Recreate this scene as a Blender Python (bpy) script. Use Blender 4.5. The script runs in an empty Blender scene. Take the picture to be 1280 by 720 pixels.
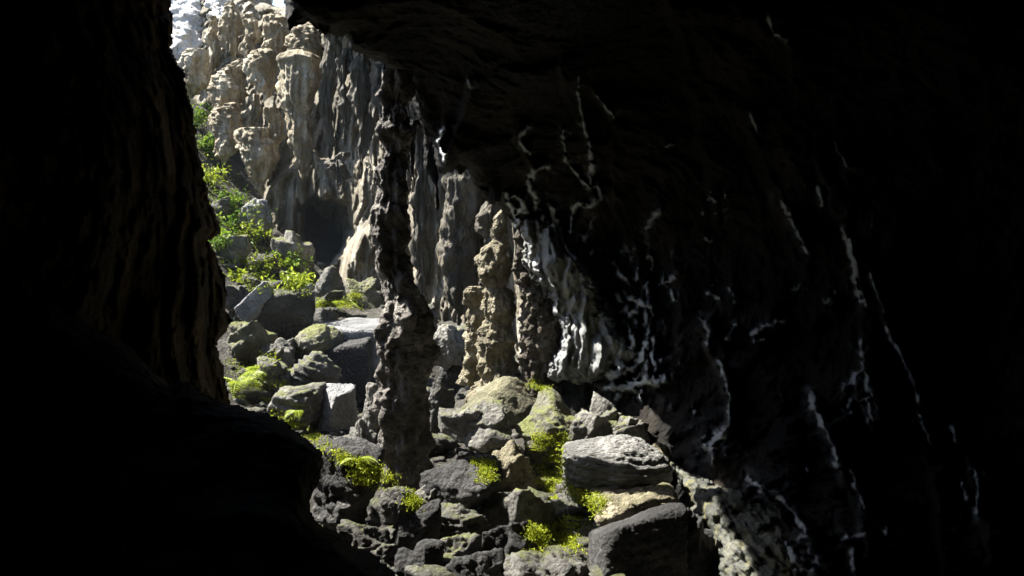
import bpy, math, random
import numpy as np
from mathutils import Vector
from mathutils.bvhtree import BVHTree

sc = bpy.context.scene
# ------------------------------------------------------------------ camera
F = 1244.0                       # focal length in photo pixels (1280 wide)
EYE = np.array([0.0, 0.0, 5.0])
PITCH = math.atan(110.0 / F)     # camera looks slightly down into the hollow
cam_d = bpy.data.cameras.new('camera')
cam_d.sensor_width = 36.0
cam_d.lens = 36.0 * F / 1280.0
cam_d.clip_start = 0.05
cam_d.clip_end = 2000.0
cam = bpy.data.objects.new('camera', cam_d)
sc.collection.objects.link(cam)
cam.location = EYE
cam.rotation_euler = (math.pi / 2 - PITCH, 0, 0)
sc.camera = cam
# ------------------------------------------------------------------ sky and sun
SUN = np.array([-0.60, 0.27, 0.75]); SUN /= np.linalg.norm(SUN)      # direction towards the sun
world = bpy.data.worlds.new('World'); sc.world = world
world.use_nodes = True
wn = world.node_tree.nodes; wl = world.node_tree.links
sky = wn.new('ShaderNodeTexSky'); sky.sky_type = 'NISHITA'; sky.sun_disc = False
sky.sun_elevation = math.asin(SUN[2]); sky.sun_rotation = math.atan2(SUN[0], SUN[1])
wn['Background'].inputs[1].default_value = 0.065
wl.new(sky.outputs[0], wn['Background'].inputs[0])
sun_d = bpy.data.lights.new('sun', 'SUN'); sun_d.energy = 5.0; sun_d.angle = math.radians(0.6)
sun_d.color = (1.0, 0.95, 0.86)
sun = bpy.data.objects.new('sun', sun_d); sc.collection.objects.link(sun)
sun.rotation_euler = Vector(SUN).to_track_quat('Z', 'Y').to_euler()
sun.location = (-10, 15, 30)
sc.view_settings.view_transform = 'Standard'; sc.view_settings.look = 'None'
sc.view_settings.gamma = 1.0; sc.view_settings.exposure = 2.1
sc.view_settings.use_curve_mapping = False
sc.cycles.use_denoising = True
sc.cycles.max_bounces = 5; sc.cycles.diffuse_bounces = 3; sc.cycles.glossy_bounces = 2
sc.cycles.sample_clamp_indirect = 4.0

rng = np.random.default_rng(11)
random.seed(5)
# ------------------------------------------------------------------ helpers
ct, st = math.cos(PITCH), math.sin(PITCH)
def P(px, py, d):
    """world point seen at photo pixel (px, py) at distance d along +Y"""
    px, py, d = np.broadcast_arrays(np.asarray(px, float), np.asarray(py, float), np.asarray(d, float))
    a = (px - 640) / F; b = (360 - py) / F
    y = ct + b * st; z = -st + b * ct
    s = d / y
    return np.stack([a * s, y * s, z * s], -1) + EYE
def PX(p):
    q = np.asarray(p) - EYE
    f = q[..., 1] * ct - q[..., 2] * st; u = q[..., 1] * st + q[..., 2] * ct
    return 640 + F * q[..., 0] / f, 360 - F * u / f

_perm = np.random.default_rng(3).permutation(256).astype(np.int64); _perm = np.concatenate([_perm, _perm, _perm])
_g = np.random.default_rng(4).normal(size=(256, 3)); _g /= np.linalg.norm(_g, axis=1)[:, None]
def pnoise(p):
    p = np.asarray(p, float); i = np.floor(p).astype(np.int64); f = p - i
    w = f * f * f * (f * (f * 6 - 15) + 10); out = 0
    X, Y, Z = i[..., 0] & 255, i[..., 1] & 255, i[..., 2] & 255
    for dx in (0, 1):
        hx = _perm[(X + dx) & 255]; wx = w[..., 0] if dx else 1 - w[..., 0]
        for dy in (0, 1):
            hy = _perm[hx + ((Y + dy) & 255)]; wy = w[..., 1] if dy else 1 - w[..., 1]
            for dz in (0, 1):
                h = _perm[hy + ((Z + dz) & 255)]; wz = w[..., 2] if dz else 1 - w[..., 2]
                g = _g[h]
                out = out + wx * wy * wz * (g[..., 0] * (f[..., 0] - dx) + g[..., 1] * (f[..., 1] - dy) + g[..., 2] * (f[..., 2] - dz))
    return out * 1.5
def fbm(p, octv=4, gain=.5, lac=2.03, ridged=False):
    p = np.asarray(p, float); a, s, n = 1.0, 0, 0.0
    for k in range(octv):
        v = pnoise(p + 17.3 * k)
        if ridged: v = 1 - 2 * np.abs(v) - .55
        s = s + a * v; n += a; a *= gain; p = p * lac
    return s / n
def worley(p):
    p = np.asarray(p, float); i = np.floor(p).astype(np.int64); f1 = np.full(p.shape[:-1], 9.0); f2 = f1.copy()
    for dx in (-1, 0, 1):
        for dy in (-1, 0, 1):
            for dz in (-1, 0, 1):
                c = i + np.array([dx, dy, dz])
                h = _perm[_perm[_perm[c[..., 0] & 255] + (c[..., 1] & 255)] + (c[..., 2] & 255)]
                q = c + .5 + .45 * _g[h]
                d = np.linalg.norm(p - q, axis=-1)
                f2 = np.minimum(f2, np.maximum(f1, d)); f1 = np.minimum(f1, d)
    return f1, f2
def sstep(a, b, x):
    t = np.clip((x - a) / (b - a), 0, 1); return t * t * (3 - 2 * t)
def rbf(pts, smooth=0.0):
    """thin plate surface through (x, y, value) points"""
    pts = np.asarray(pts, float); S = 300.0 if np.abs(pts[:, :2]).max() > 60 else 8.0
    A = pts[:, :2] / S; n = len(A)
    def phi(r2): return np.where(r2 > 1e-12, .5 * r2 * np.log(np.maximum(r2, 1e-12)), 0)
    K = phi(((A[:, None] - A[None]) ** 2).sum(-1)) + smooth * np.eye(n)
    Q = np.concatenate([np.ones((n, 1)), A], 1)
    M = np.block([[K, Q], [Q.T, np.zeros((3, 3))]])
    w = np.linalg.solve(M, np.concatenate([pts[:, 2], [0, 0, 0]]))
    def f(x, y):
        x, y = np.broadcast_arrays(np.asarray(x, float) / S, np.asarray(y, float) / S)
        o = w[n] + w[n + 1] * x + w[n + 2] * y
        for k in range(n): o = o + w[k] * phi((x - A[k, 0]) ** 2 + (y - A[k, 1]) ** 2)
        return o
    return f
def poly_sd(x, y, poly):
    """signed distance in pixels to a polygon, positive inside"""
    poly = np.asarray(poly, float); d = np.full(np.shape(x), 1e9); ins = np.zeros(np.shape(x), bool)
    for (x0, y0), (x1, y1) in zip(poly, np.roll(poly, -1, 0)):
        ex, ey = x1 - x0, y1 - y0
        t = np.clip(((x - x0) * ex + (y - y0) * ey) / (ex * ex + ey * ey + 1e-9), 0, 1)
        d = np.minimum(d, np.hypot(x - x0 - t * ex, y - y0 - t * ey))
        c = ((y0 > y) != (y1 > y)) & (x < (x1 - x0) * (y - y0) / (y1 - y0 + 1e-12) + x0)
        ins ^= c
    return np.where(ins, d, -d)
def link(name, verts, faces, mat, parent=None, smooth=True):
    me = bpy.data.meshes.new(name)
    verts = np.asarray(verts, np.float32)
    if isinstance(faces, np.ndarray):
        n, k = faces.shape
        me.vertices.add(len(verts)); me.vertices.foreach_set('co', verts.ravel())
        me.loops.add(n * k); me.loops.foreach_set('vertex_index', faces.astype(np.int32).ravel())
        me.polygons.add(n); me.polygons.foreach_set('loop_start', np.arange(0, n * k, k, dtype=np.int32))
        me.update(calc_edges=True); me.validate()
    else:
        me.from_pydata(verts.tolist(), [], faces)
    me.polygons.foreach_set('use_smooth', np.full(len(me.polygons), smooth))
    me.materials.append(mat)
    o = bpy.data.objects.new(name, me); sc.collection.objects.link(o)
    if parent is not None: o.parent = parent
    return o
def tag(o, label=None, cat=None, group=None, kind=None):
    if label: o['label'] = label
    if cat: o['category'] = cat
    if group: o['group'] = group
    if kind: o['kind'] = kind
    return o
def axis_steps(a0, f0, f1, a1, step, coarse):
    return np.concatenate([np.arange(a0, f0, coarse), np.arange(f0, f1, step), np.arange(f1, a1 + coarse, coarse)])
def sheet(name, xs, ys, dfun, mat, poly=None, edge=0, edge_r=.6, extrude=(0, 1, .2), edge_noise=0.0, split=None, split_mats=None, relief3=None, glint=None):
    """A rock face: distance map over a pixel grid, cut to an outline whose rim rolls back and is carried back for thickness."""
    X, Y = np.meshgrid(xs, ys)
    D = dfun(X, Y)
    keep = np.ones((len(ys) - 1, len(xs) - 1), bool)
    if poly is not None:
        s = poly_sd(X, Y, poly)
        if edge_noise:
            s = s + edge_noise * (fbm(np.stack([X / 26, Y / 26, 0 * X + 3.3], -1), 4, .6))
        if edge:
            t = np.clip(1 - s / edge, 0, 1.0)
            D = D + edge_r * (1 - np.sqrt(np.maximum(0, 1 - t ** 2 * .98)))
        sc4 = np.maximum(np.maximum(s[:-1, :-1], s[1:, :-1]), np.maximum(s[:-1, 1:], s[1:, 1:]))
        keep = sc4 > 0
    V = P(X, Y, D)
    if relief3 is not None:
        V = P(X, Y, D - relief3(V, X, Y))
    CO = glint(X, Y).ravel() if glint is not None else None
    V = V.reshape(-1, 3)
    nx = len(xs); idx = np.arange(len(V)).reshape(len(ys), nx)
    q = np.stack([idx[:-1, :-1], idx[1:, :-1], idx[1:, 1:], idx[:-1, 1:]], -1)
    qc = (X[:-1, :-1], Y[:-1, :-1])
    quads = q[keep]
    # rim: edges used by one quad only
    if extrude is not None:
        e = np.concatenate([quads[:, [0, 1]], quads[:, [1, 2]], quads[:, [2, 3]], quads[:, [3, 0]]])
        key = np.sort(e, 1); key = key[:, 0] * len(V) + key[:, 1]
        u, inv, cnt = np.unique(key, return_inverse=True, return_counts=True)
        be = e[cnt[inv] == 1]
        bv = np.unique(be); mp = np.full(len(V), -1); mp[bv] = np.arange(len(bv))
        layers = [V]; base = len(V); prev = None
        vec = np.array(extrude, float)
        rims = []
        for k, tt in enumerate((.12, .45, 1.0)):
            nv = V[bv] + vec * tt + .05 * fbm(V[bv] * 2.1 + k, 2)[:, None]
            layers.append(nv)
            cur = base + k * len(bv)
            if k == 0: rims.append(np.stack([be[:, 1], be[:, 0], cur + mp[be[:, 0]], cur + mp[be[:, 1]]], 1))
            else: rims.append(np.stack([prev + mp[be[:, 1]], prev + mp[be[:, 0]], cur + mp[be[:, 0]], cur + mp[be[:, 1]]], 1))
            prev = cur
        V = np.concatenate(layers)
        rim = np.concatenate(rims)
    else:
        rim = np.zeros((0, 4), int)
    def build(nm, qs, m):
        us, inv = np.unique(qs, return_inverse=True)
        o = link(nm, V[us], inv.reshape(qs.shape), m)
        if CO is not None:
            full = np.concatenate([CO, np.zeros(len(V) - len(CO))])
            at = o.data.attributes.new('glint', 'FLOAT', 'POINT'); at.data.foreach_set('value', full[us].astype(np.float32))
        return o
    if split is None:
        return build(name, np.concatenate([quads, rim]), mat)
    side = split(*[c[keep] for c in qc])
    # rim goes with the side of its first vertex
    fl = np.zeros(len(V), int); fl[quads[side].ravel()] = 1
    rf = np.repeat(fl[be[:, 0]][None], 3, 0).ravel() == 1
    a = build(name[0], np.concatenate([quads[~side], rim[~rf]]), split_mats[0])
    b = build(name[1], np.concatenate([quads[side], rim[rf]]), split_mats[1])
    return a, b
def loft(name, prof, d, mat, parent=None, seg=40, ratio=.8, rows=90, seed=0, amp=.05, knob=0.0, knob_s=6.0, flute=0.0, tilt=0.0, taper=0.0, freq=3.0, soft=1):
    """Upright body from traced (py, left, right) outlines, round in plan, roughened."""
    pr = np.array(prof, float)
    # sample rows evenly
    py = np.linspace(pr[0, 0], pr[-1, 0], rows)
    xl = np.interp(py, pr[:, 0], pr[:, 1]); xr = np.interp(py, pr[:, 0], pr[:, 2])
    k = np.array([.25, .5, .25])
    for _ in range(soft):
        xl = np.convolve(np.pad(xl, 1, 'edge'), k, 'valid'); xr = np.convolve(np.pad(xr, 1, 'edge'), k, 'valid')
    if taper:
        tt = np.linspace(0, 1, rows); sh = np.sqrt(np.clip((1 - tt) / taper, .01, 1)); m_ = (xl + xr) / 2 + 3 * np.sin(tt * 9 + seed); hw = (xr - xl) / 2
        xl, xr = m_ - hw * sh, m_ + hw * sh
    dd = d + tilt * (py - py[0]) / (py[-1] - py[0] + 1e-9) if tilt else np.full(rows, d)
    L = P(xl, py, dd); R = P(xr, py, dd); C = (L + R) / 2; rad = np.linalg.norm(R - L, axis=1) / 2
    th = np.linspace(0, 2 * np.pi, seg, endpoint=False)
    dirs = np.stack([np.cos(th), ratio * np.sin(th), 0 * th], -1)
    V = C[:, None] + rad[:, None, None] * dirs[None]
    N = np.broadcast_to(dirs[None], V.shape)
    h = amp * fbm(V * freq + seed * 9.1, 5, .58)
    if knob:
        f1, f2 = worley(V * knob_s * np.array([1, 1, .62]) + seed * 3.7 + .25 * fbm(V * 4 + seed, 2)[..., None])
        h = h + knob * (.55 - f1)
    if flute:
        f1, f2 = worley(V * np.array([5.5, 5.5, .7]) + seed * 5.1)
        h = h + flute * (f2 - f1 - .35)
        f1, f2 = worley(V * np.array([12, 12, 1.1]) + seed * 2.1)
        h = h + .45 * flute * (f2 - f1 - .35)
    fade = np.minimum(1, .25 + rad / (rad.max() * .5))[:, None]
    V = V + N * (h * fade)[..., None]
    idx = np.arange(rows * seg).reshape(rows, seg); nx = np.roll(idx, -1, 1)
    q = np.stack([idx[:-1], idx[1:], nx[1:], nx[:-1]], -1).reshape(-1, 4)
    V = V.reshape(-1, 3)
    # caps
    for r in (0, rows - 1):
        c = V[r * seg:(r + 1) * seg].mean(0); V = np.concatenate([V, c[None]])
        ci = len(V) - 1
        a, b = idx[r], nx[r]
        t = np.stack([np.full(seg, ci), a, b, b], 1) if r == 0 else np.stack([np.full(seg, ci), b, a, a], 1)
        q = np.concatenate([q, t])
    faces = [tuple(f) if f[2] != f[3] else tuple(f[:3]) for f in q.tolist()]
    return link(name, V, faces, mat, parent)
# ------------------------------------------------------------------ materials
def rock_mat(name, dark, mid, light, scale=1.0, rough=.75, bump=.5, zstretch=1.0, streak=None, streak_amt=.6, moss=None, moss_amt=0.0, fine=1.0, spec=.35, warp=.6, speck=None, glint=None, vary=0.0):
    m = bpy.data.materials.new(name); m.use_nodes = True
    nt = m.node_tree; N = nt.nodes; Lk = nt.links
    bs = N['Principled BSDF']
    geo = N.new('ShaderNodeNewGeometry')
    mp = N.new('ShaderNodeMapping'); mp.inputs['Scale'].default_value = (1, 1, zstretch)
    Lk.new(geo.outputs['Position'], mp.inputs['Vector'])
    def noise(s, det=8, rg=.62, dist=0.0, vec=None):
        n = N.new('ShaderNodeTexNoise'); n.inputs['Scale'].default_value = s * scale
        n.inputs['Detail'].default_value = det; n.inputs['Roughness'].default_value = rg
        n.inputs['Distortion'].default_value = dist
        Lk.new(vec if vec is not None else mp.outputs[0], n.inputs['Vector']); return n
    n1 = noise(.9, 9, .65, warp)
    cr = N.new('ShaderNodeValToRGB'); e = cr.color_ramp.elements
    e[0].position = .32; e[0].color = (*dark, 1); e[1].position = .68; e[1].color = (*light, 1)
    x = e.new(.5); x.color = (*mid, 1)
    Lk.new(n1.outputs['Fac'], cr.inputs['Fac'])
    col = cr.outputs['Color']
    def mixc(fac, a, b, mode='MIX'):
        mx = N.new('ShaderNodeMix'); mx.data_type = 'RGBA'; mx.blend_type = mode
        if isinstance(fac, float): mx.inputs[0].default_value = fac
        else: Lk.new(fac, mx.inputs[0])
        for v, i in ((a, 6), (b, 7)):
            if isinstance(v, tuple): mx.inputs[i].default_value = (*v, 1)
            else: Lk.new(v, mx.inputs[i])
        return mx.outputs[2]
    def ramp(v, a, b, hi=1.0):
        r = N.new('ShaderNodeMapRange'); r.inputs[1].default_value = a; r.inputs[2].default_value = b
        r.inputs[4].default_value = hi; Lk.new(v, r.inputs[0]); return r.outputs[0]
    if streak is not None:
        m2 = N.new('ShaderNodeMapping'); m2.inputs['Scale'].default_value = (1.6, 1.6, .16)
        Lk.new(geo.outputs['Position'], m2.inputs['Vector'])
        ns = noise(2.6, 8, .68, .3, m2.outputs[0])
        col = mixc(ramp(ns.outputs['Fac'], .5, .66, streak_amt), col, streak)
    n2 = noise(9, 8, .7)
    col = mixc(ramp(n2.outputs['Fac'], .40, .62, .55), col, tuple(c * .45 for c in mid))
    if speck is not None:
        n5 = noise(4.2, 7, .7)
        col = mixc(ramp(n5.outputs['Fac'], .56, .66, .8), col, speck)
    if moss is not None:
        sp = N.new('ShaderNodeSeparateXYZ'); Lk.new(geo.outputs['Normal'], sp.inputs[0])
        n3 = noise(1.6, 8, .7, .4)
        ad = N.new('ShaderNodeMath'); ad.operation = 'MULTIPLY_ADD'; ad.inputs[1].default_value = .55
        Lk.new(sp.outputs['Z'], ad.inputs[0]); Lk.new(n3.outputs['Fac'], ad.inputs[2])
        col = mixc(ramp(ad.outputs[0], 1.0 - moss_amt, 1.18 - moss_amt, .85), col, moss)
    oi = N.new('ShaderNodeObjectInfo')
    vr = N.new('ShaderNodeMapRange'); vr.inputs[3].default_value = 1 - vary; vr.inputs[4].default_value = 1 + .5 * vary; Lk.new(oi.outputs['Random'], vr.inputs[0])
    if vary:
        hs = N.new('ShaderNodeHueSaturation'); Lk.new(vr.outputs[0], hs.inputs['Value']); Lk.new(col, hs.inputs['Color']); col = hs.outputs[0]
    if glint is not None:
        at = N.new('ShaderNodeAttribute'); at.attribute_name = 'glint'
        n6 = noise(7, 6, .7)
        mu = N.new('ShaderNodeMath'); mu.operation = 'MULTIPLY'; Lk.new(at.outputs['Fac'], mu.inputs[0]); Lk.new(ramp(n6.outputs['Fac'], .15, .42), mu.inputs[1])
        col = mixc(mu.outputs[0], col, glint)
    Lk.new(col, bs.inputs['Base Color'])
    rr = N.new('ShaderNodeMapRange'); rr.inputs[3].default_value = max(.15, rough - .2); rr.inputs[4].default_value = min(1, rough + .2)
    Lk.new(n2.outputs['Fac'], rr.inputs[0]); Lk.new(rr.outputs[0], bs.inputs['Roughness'])
    bs.inputs['Specular IOR Level'].default_value = spec
    if glint is not None:      # painted glints are also smoother and glossier than the bare rock
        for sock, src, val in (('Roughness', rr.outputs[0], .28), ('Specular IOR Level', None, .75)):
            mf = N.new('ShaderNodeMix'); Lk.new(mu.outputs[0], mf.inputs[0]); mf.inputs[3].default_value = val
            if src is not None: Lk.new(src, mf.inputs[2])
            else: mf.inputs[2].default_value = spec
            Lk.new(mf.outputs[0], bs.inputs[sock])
    n4 = noise(5.5, 10, .72, .2)
    vo = N.new('ShaderNodeTexVoronoi'); vo.inputs['Scale'].default_value = 13 * scale * fine; vo.feature = 'F1'
    Lk.new(mp.outputs[0], vo.inputs['Vector'])
    hh = N.new('ShaderNodeMath'); hh.operation = 'MULTIPLY_ADD'; hh.inputs[1].default_value = -.35
    Lk.new(vo.outputs['Distance'], hh.inputs[0]); Lk.new(n4.outputs['Fac'], hh.inputs[2])
    bp = N.new('ShaderNodeBump'); bp.inputs['Strength'].default_value = bump; bp.inputs['Distance'].default_value = .14 / scale
    Lk.new(hh.outputs[0], bp.inputs['Height']); Lk.new(bp.outputs[0], bs.inputs['Normal'])
    return m
def leaf_mat(name, c1, c2):
    m = bpy.data.materials.new(name); m.use_nodes = True
    nt = m.node_tree; N = nt.nodes; Lk = nt.links; bs = N['Principled BSDF']
    g = N.new('ShaderNodeNewGeometry')
    cr = N.new('ShaderNodeValToRGB'); e = cr.color_ramp.elements
    e[0].color = (*c1, 1); e[1].color = (*c2, 1)
    Lk.new(g.outputs['Random Per Island'], cr.inputs['Fac']); Lk.new(cr.outputs[0], bs.inputs['Base Color'])
    bs.inputs['Roughness'].default_value = .55; bs.inputs['Specular IOR Level'].default_value = .3
    tr = N.new('ShaderNodeBsdfTranslucent'); Lk.new(cr.outputs[0], tr.inputs[0])
    mx = N.new('ShaderNodeMixShader'); mx.inputs[0].default_value = .35
    Lk.new(bs.outputs[0], mx.inputs[1]); Lk.new(tr.outputs[0], mx.inputs[2])
    Lk.new(mx.outputs[0], N['Material Output'].inputs['Surface'])
    return m
M = {}
M['cave'] = rock_mat('dark_wet_limestone', (.005, .005, .0055), (.013, .012, .011), (.042, .032, .023), 1.3, .6, .9, spec=.12, glint=(.58, .62, .66))
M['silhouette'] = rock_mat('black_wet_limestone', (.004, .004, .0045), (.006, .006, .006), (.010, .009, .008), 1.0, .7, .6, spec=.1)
M['cave_brown'] = rock_mat('dark_brown_limestone', (.02, .015, .010), (.11, .078, .04), (.34, .24, .12), 2.6, .8, 1.0, zstretch=.5, streak=(.012, .010, .007), streak_amt=.8)
M['cliff'] = rock_mat('flowstone_cliff', (.04, .036, .028), (.23, .205, .15), (.56, .53, .45), 1.3, .8, .8, zstretch=.35, streak=(.05, .045, .04), streak_amt=.85, speck=(.17, .13, .07))
M['drape_shaded'] = rock_mat('shaded_drapery', (.028, .027, .024), (.10, .093, .075), (.27, .245, .19), 1.6, .8, .9, zstretch=.3, streak=(.03, .029, .027), streak_amt=.9, speck=(.15, .11, .06))  # darker flowstone: shade on the cliff's right side put into the colour
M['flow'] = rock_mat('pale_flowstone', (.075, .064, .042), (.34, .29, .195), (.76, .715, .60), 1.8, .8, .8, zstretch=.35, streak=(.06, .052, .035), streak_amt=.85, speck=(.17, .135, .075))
M['white'] = rock_mat('white_limestone', (.3, .29, .27), (.62, .61, .59), (.78, .77, .75), 1.2, .85, .7, zstretch=.5)
M['calcite'] = rock_mat('grey_calcite', (.05, .053, .056), (.22, .23, .235), (.46, .47, .465), 1.4, .55, .6, zstretch=.35, streak=(.26, .22, .08), streak_amt=.5)
M['stalag'] = rock_mat('tan_stalagmite', (.06, .054, .035), (.21, .185, .12), (.46, .41, .30), 2.6, .85, 1.0, speck=(.07, .066, .038), moss=(.09, .10, .03), moss_amt=.0)
M['stalag_brown'] = rock_mat('brown_stalagmite', (.035, .028, .02), (.08, .066, .047), (.30, .27, .22), 2.6, .85, 1.0)
M['mound'] = rock_mat('olive_mound', (.05, .048, .028), (.105, .10, .058), (.19, .178, .11), 2.0, .9, .7)
M['column'] = rock_mat('dark_column', (.05, .046, .042), (.15, .135, .12), (.42, .39, .35), 2.6, .75, 1.0)
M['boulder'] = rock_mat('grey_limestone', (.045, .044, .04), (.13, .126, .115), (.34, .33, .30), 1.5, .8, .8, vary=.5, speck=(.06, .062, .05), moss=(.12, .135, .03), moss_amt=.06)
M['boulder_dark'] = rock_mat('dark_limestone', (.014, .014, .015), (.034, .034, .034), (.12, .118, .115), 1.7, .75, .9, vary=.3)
M['boulder_moss'] = rock_mat('mossy_limestone', (.06, .06, .045), (.14, .135, .10), (.27, .26, .20), 1.5, .85, .7, moss=(.12, .135, .03), moss_amt=.17)
M['striped'] = rock_mat('striped_limestone', (.07, .07, .07), (.19, .19, .18), (.36, .355, .34), 1.6, .8, .8, zstretch=4.0)
M['apron'] = rock_mat('streaked_apron', (.028, .030, .028), (.095, .10, .088), (.23, .235, .20), 1.6, .6, .8, zstretch=.5, streak=(.20, .185, .06), streak_amt=.8)
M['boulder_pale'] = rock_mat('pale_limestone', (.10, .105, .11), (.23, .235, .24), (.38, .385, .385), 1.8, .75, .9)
M['soil'] = rock_mat('stony_soil', (.02, .018, .014), (.045, .041, .033), (.10, .095, .08), 1.9, .9, 1.0)
M['leaf'] = leaf_mat('shrub_leaf', (.05, .14, .012), (.30, .42, .04))
M['moss'] = leaf_mat('moss_leaf', (.14, .20, .01), (.54, .58, .05))
M['leaf2'] = leaf_mat('yellow_green_leaf', (.12, .19, .012), (.42, .48, .04))
M['stem'] = rock_mat('stem', (.05, .04, .02), (.09, .07, .04), (.13, .1, .06), 5, .8, .3)

# ------------------------------------------------------------------ cave wall and ceiling
wall_d = rbf([(355, 0, 10.0), (440, 60, 10.8), (508, 105, 12.4), (545, 240, 13.4), (600, 240, 14.2), (640, 270, 15.2), (690, 400, 15.6),
              (700, 485, 15.2), (830, 570, 12.4), (900, 640, 10.6), (1040, 720, 9.0), (800, 300, 14.4), (900, 400, 13.2), (1000, 500, 11.6),
              (1100, 560, 10.4), (1280, 640, 9.0), (1280, 360, 9.8), (1280, 0, 8.6), (1000, 100, 10.8), (800, 100, 11.8), (640, 100, 11.6),
              (640, 0, 9.6), (640, -250, 7.6), (1000, -250, 7.6), (2000, 300, 7.2), (2000, -900, 6.0), (640, -900, 6.0), (0, -900, 6), (2000, 1100, 6.5),
              (340, -250, 8.4), (0, -400, 7.4), (690, 900, 14.0), (1040, 1000, 8.0)])
# creases and steps of the wall: (polyline, height m, rise px, fall px)
STEPS = [
 ([(700, 80), (728, 170), (738, 250), (712, 300), (722, 400), (748, 470)], .45, 9, 60),
 ([(640, 150), (655, 190), (668, 215), (652, 262), (668, 300)], .3, 8, 40),
 ([(745, 120), (765, 150), (770, 260), (800, 330), (812, 400), (806, 470), (828, 500)], .45, 10, 70),
 ([(960, 10), (985, 60), (1000, 130)], .25, 9, 120),
 ([(930, 150), (980, 260), (1008, 320)], .4, 10, 90),
 ([(1022, 200), (1060, 300), (1080, 380), (1082, 440), (1070, 500), (1090, 530)], .55, 9, 110),
 ([(1090, 340), (1110, 410), (1140, 470), (1148, 505)], .3, 7, 60),
 ([(1012, 490), (1030, 540), (1052, 590), (1078, 640), (1085, 690)], .5, 10, 90),
 ([(905, 380), (880, 410), (886, 440), (908, 470), (912, 530), (888, 575)], .55, 9, 90),
 ([(820, 250), (808, 290), (815, 310)], .3, 8, 40),
 ([(1195, 540), (1218, 600), (1224, 650), (1240, 690)], .45, 9, 80),
 ([(940, 600), (985, 660), (1000, 720), (1010, 780)], .5, 12, 60),
 ([(1050, 650), (1070, 690), (1075, 760)], .35, 10, 60),
 ([(1140, 520), (1170, 600), (1180, 720)], .4, 12, 80),
 ([(590, 90), (580, 150), (560, 200)], .3, 12, 40),
 ([(840, 0), (860, 80), (880, 180), (900, 260)], .4, 14, 120),
 ([(800, 470), (845, 440), (850, 330)], .35, 10, 50),
]
# skylight glints painted on the wall as pale colour, traced: (polyline, half width px)
GLINTS = [([(935, 600), (975, 622), (1000, 650), (1015, 690)], 6), ([(955, 650), (985, 690), (1012, 716)], 10), ([(1000, 668), (1030, 712)], 6), ([(690, 262), (700, 300), (735, 350), (760, 420), (775, 460)], 9),
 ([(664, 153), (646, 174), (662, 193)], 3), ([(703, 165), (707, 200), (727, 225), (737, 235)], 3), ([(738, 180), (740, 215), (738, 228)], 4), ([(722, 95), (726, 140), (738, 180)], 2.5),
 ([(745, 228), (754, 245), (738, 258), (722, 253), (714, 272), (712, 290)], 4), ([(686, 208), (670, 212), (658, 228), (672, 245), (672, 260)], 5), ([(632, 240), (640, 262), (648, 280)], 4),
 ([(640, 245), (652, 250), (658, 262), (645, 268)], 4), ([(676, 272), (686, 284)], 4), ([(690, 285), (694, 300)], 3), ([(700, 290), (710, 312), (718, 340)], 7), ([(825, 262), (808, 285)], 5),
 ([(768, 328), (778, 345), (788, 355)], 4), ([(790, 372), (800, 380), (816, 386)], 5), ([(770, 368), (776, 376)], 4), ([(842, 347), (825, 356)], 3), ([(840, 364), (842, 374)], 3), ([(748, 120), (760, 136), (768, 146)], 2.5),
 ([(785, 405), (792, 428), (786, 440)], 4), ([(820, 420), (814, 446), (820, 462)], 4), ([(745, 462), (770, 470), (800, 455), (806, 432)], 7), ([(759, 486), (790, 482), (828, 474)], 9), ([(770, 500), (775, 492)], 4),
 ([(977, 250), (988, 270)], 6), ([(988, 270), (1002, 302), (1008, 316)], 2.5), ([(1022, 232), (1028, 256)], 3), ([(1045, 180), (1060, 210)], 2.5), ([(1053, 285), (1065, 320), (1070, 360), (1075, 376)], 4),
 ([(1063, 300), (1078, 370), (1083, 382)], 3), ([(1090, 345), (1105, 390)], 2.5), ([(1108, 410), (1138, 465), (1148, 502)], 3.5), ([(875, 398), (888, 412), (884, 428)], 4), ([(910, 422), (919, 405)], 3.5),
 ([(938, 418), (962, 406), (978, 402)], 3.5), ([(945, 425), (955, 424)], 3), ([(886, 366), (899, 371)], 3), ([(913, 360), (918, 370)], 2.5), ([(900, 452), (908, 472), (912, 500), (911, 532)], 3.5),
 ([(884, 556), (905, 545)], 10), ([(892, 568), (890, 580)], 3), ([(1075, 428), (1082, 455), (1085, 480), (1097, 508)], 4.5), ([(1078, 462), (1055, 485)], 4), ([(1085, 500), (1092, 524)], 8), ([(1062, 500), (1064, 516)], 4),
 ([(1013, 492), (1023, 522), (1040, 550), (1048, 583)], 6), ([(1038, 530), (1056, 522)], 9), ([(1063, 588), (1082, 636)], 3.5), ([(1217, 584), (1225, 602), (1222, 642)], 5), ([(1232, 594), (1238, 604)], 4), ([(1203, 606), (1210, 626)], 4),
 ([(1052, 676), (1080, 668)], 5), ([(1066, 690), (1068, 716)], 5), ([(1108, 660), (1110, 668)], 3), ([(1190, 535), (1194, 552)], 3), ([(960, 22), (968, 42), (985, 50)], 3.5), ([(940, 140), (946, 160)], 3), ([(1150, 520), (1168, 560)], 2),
 ([(586, 100), (590, 112)], 3), ([(556, 200), (548, 176), (556, 160)], 3), ([(528, 170), (522, 200)], 3)]
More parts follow.
